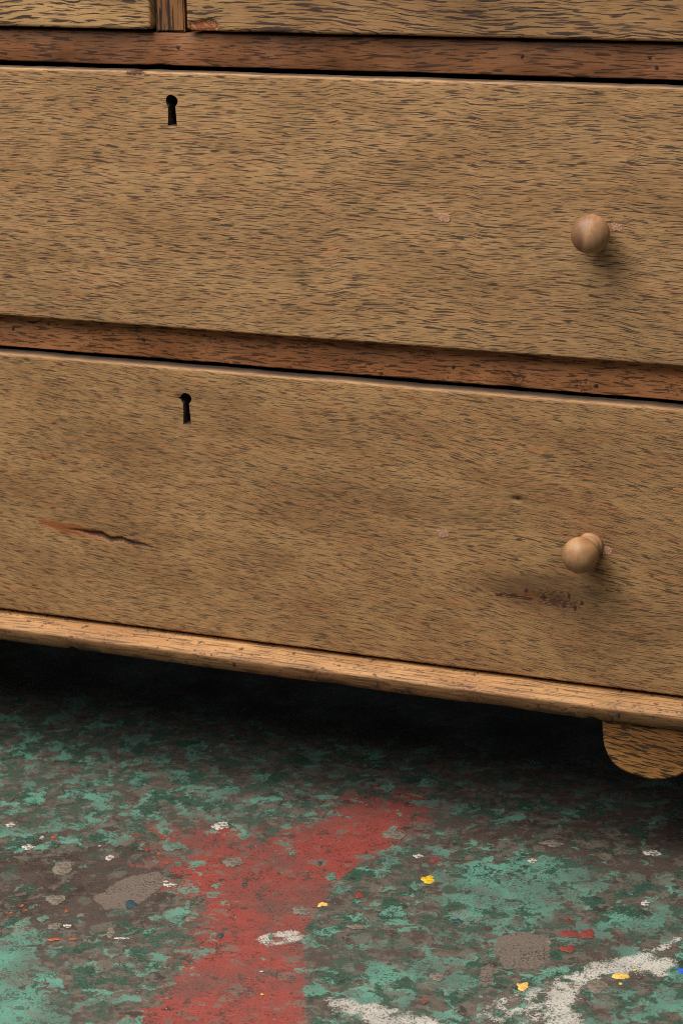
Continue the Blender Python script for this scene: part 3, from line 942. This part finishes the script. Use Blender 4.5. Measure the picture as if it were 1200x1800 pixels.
for d, x0, x1, y0, z0, z1 in ((d1, -0.494, 0.494, 0.0205, H - 0.2205, H - 0.012), (d2, -0.494, 0.494, 0.0205, H - 0.503, H - 0.27),
                              (t1, -0.494, -0.031, 0.0325, H + 0.036, H + 0.172), (t2, 0.015, 0.494, 0.0325, H + 0.036, H + 0.172)):
    drawer_box(d, x0, x1, y0, z0, z1)
for d, zc in ((d1, H - 0.036), (d2, H - 0.298)):
    box('lock_case', -0.035, 0.035, 0.0202, 0.032, zc - 0.022, zc + 0.022, M_STEEL, d, 0.001)


# turned knobs
def knob(parent, loc, mat, tx, tz, R=0.0150, L=0.0245, flip=0.0):
    """axis along -y, then swung by tx towards +x and tz upwards"""
    prof = [(0.0, 0.0004), (0.0085, 0.0004), (0.0106, 0.0008), (0.0114, 0.0022), (0.0112, 0.0038), (0.0100, 0.0050), (0.0093, 0.0054), (0.0099, 0.0062), (0.0101, 0.0076), (0.0093, 0.0092), (0.0084, 0.0108), (0.0086, 0.0126)]
    a0 = math.asin(0.0086 / R)
    for k in range(1, 17):
        a = a0 + (math.pi - a0) * k / 16
        flat = 1.0 - 0.05 * math.cos(a) ** 2
        prof.append((R * math.sin(a), L - R * math.cos(a) * flat))
    n = 40
    verts, faces = [], []
    for (r, y) in prof:
        for k in range(n):
            th = 2 * math.pi * k / n
            verts.append((max(r, 0.00001) * math.cos(th), -y, max(r, 0.00001) * math.sin(th)))
    for j in range(len(prof) - 1):
        for k in range(n):
            q = (k + 1) % n
            faces.append((j * n + k, j * n + q, (j + 1) * n + q, (j + 1) * n + k))
    faces.append(tuple(range(n)))
    o = mesh_obj('knob', verts, faces, mat, parent, True, 60)
    o.location = loc
    o.rotation_euler = (-tz, 0, tx)
    return o


kx1, kx2 = 0.3715, 0.3760
knob(d1, (kx1, 0.0004, H - 0.1175), M_KNOB, math.radians(13.5), math.radians(6.5), R=0.0157, L=0.0245)
knob(d2, (kx2, 0.0002, H - 0.3808), M_KNOB2, math.radians(-1.5), math.radians(-1.0), R=0.0152, L=0.0285)
for s, (d, z) in ((1, (d1, H - 0.118)), (1, (d2, H - 0.379))):
    k = knob(d, (-0.373, 0.0002, z), M_KNOB2, 0.02, -0.02)
for d, x in ((t1, -0.26), (t2, 0.26)):
    knob(d, (x, 0.0122, H + 0.11), M_KNOB2, 0.0, 0.0)


# plugged screw holes of older handles
def plug(parent, x, z, r, i, yf, seed):
    n = 13
    ys = yf - 0.0004 + 0.00035 * pn(x * 11 + seed, z * 16, 1.0) + 0.00012 * pn(x * 60, z * 90 + seed, 2.0)
    verts, faces = [(0, -0.0001, 0)], []
    for f, h in ((0.94, -0.0001), (1.0, 0.0012)):
        for k in range(n):
            th = 2 * math.pi * k / n
            rr = r * f * (1 + 0.6 * pn(math.cos(th) * 2 + i * 5, math.sin(th) * 2, i))
            verts.append((rr * 1.15 * math.cos(th), h, rr * 0.8 * math.sin(th)))
    for k in range(n):
        q = (k + 1) % n
        faces.append((0, 1 + k, 1 + q))
        faces.append((1 + k, 1 + n + k, 1 + n + q, 1 + q))
    o = mesh_obj('plug', verts, faces, M_PLUG, parent)
    o.location = (x, ys, z)
    return o


plug(d1, 0.2453, H - 0.1115, 0.0050, 1, 0.0, 2.0)
plug(d1, 0.3921, H - 0.1120, 0.0044, 2, 0.00035, 2.0)
plug(d2, 0.2446, H - 0.3848, 0.0052, 3, -0.0004, 8.0)
plug(d2, 0.3896, H - 0.3840, 0.0050, 4, -0.00005, 8.0)

# nail heads and filled nail holes
NAILS = [(-0.0035, 0.0192, RAIL_Y), (0.3048, 0.0191, RAIL_Y), (0.4103, 0.0208, RAIL_Y), (0.4161, 0.0134, RAIL_Y),
         (-0.0444, -0.2383, 0.015), (0.2486, -0.2411, 0.015), (0.3736, -0.2475, 0.015), (-0.1771, -0.2377, 0.015),
         (0.0035, -0.5270, -0.0172), (0.1148, -0.5272, -0.0170), (0.2176, -0.5256, -0.0180), (0.3376, -0.5232, -0.0192), (0.4082, -0.5218, -0.0198), (0.052, -0.5225, -0.0195)]
nme = None
for i, (x, z, y) in enumerate(NAILS):
    n = 9
    if nme is None:
        verts = [(0, -0.0002, 0)] + [(0.0016 * (1 + 0.3 * pn(k * 1.3, 4)) * math.cos(2 * math.pi * k / n), 0.0, 0.0014 * math.sin(2 * math.pi * k / n)) for k in range(n)] \
            + [(0.0018 * math.cos(2 * math.pi * k / n), 0.0012, 0.0016 * math.sin(2 * math.pi * k / n)) for k in range(n)]
        faces = [(0, 1 + k, 1 + (k + 1) % n) for k in range(n)] + [(1 + k, 1 + n + k, 1 + n + (k + 1) % n, 1 + (k + 1) % n) for k in range(n)]
        o = mesh_obj('nail', verts, faces, M_NAIL, chest)
        nme = o.data
    else:
        o = link(bpy.data.objects.new('nail', nme), chest)
    sc = 0.75 + 0.5 * random.random()
    o.scale = (sc * (1.0 + 0.4 * random.random()), 1, sc)
    o.rotation_euler = (0, random.random() * 6, 0)
    o.location = (x, y - 0.0006, H + z)
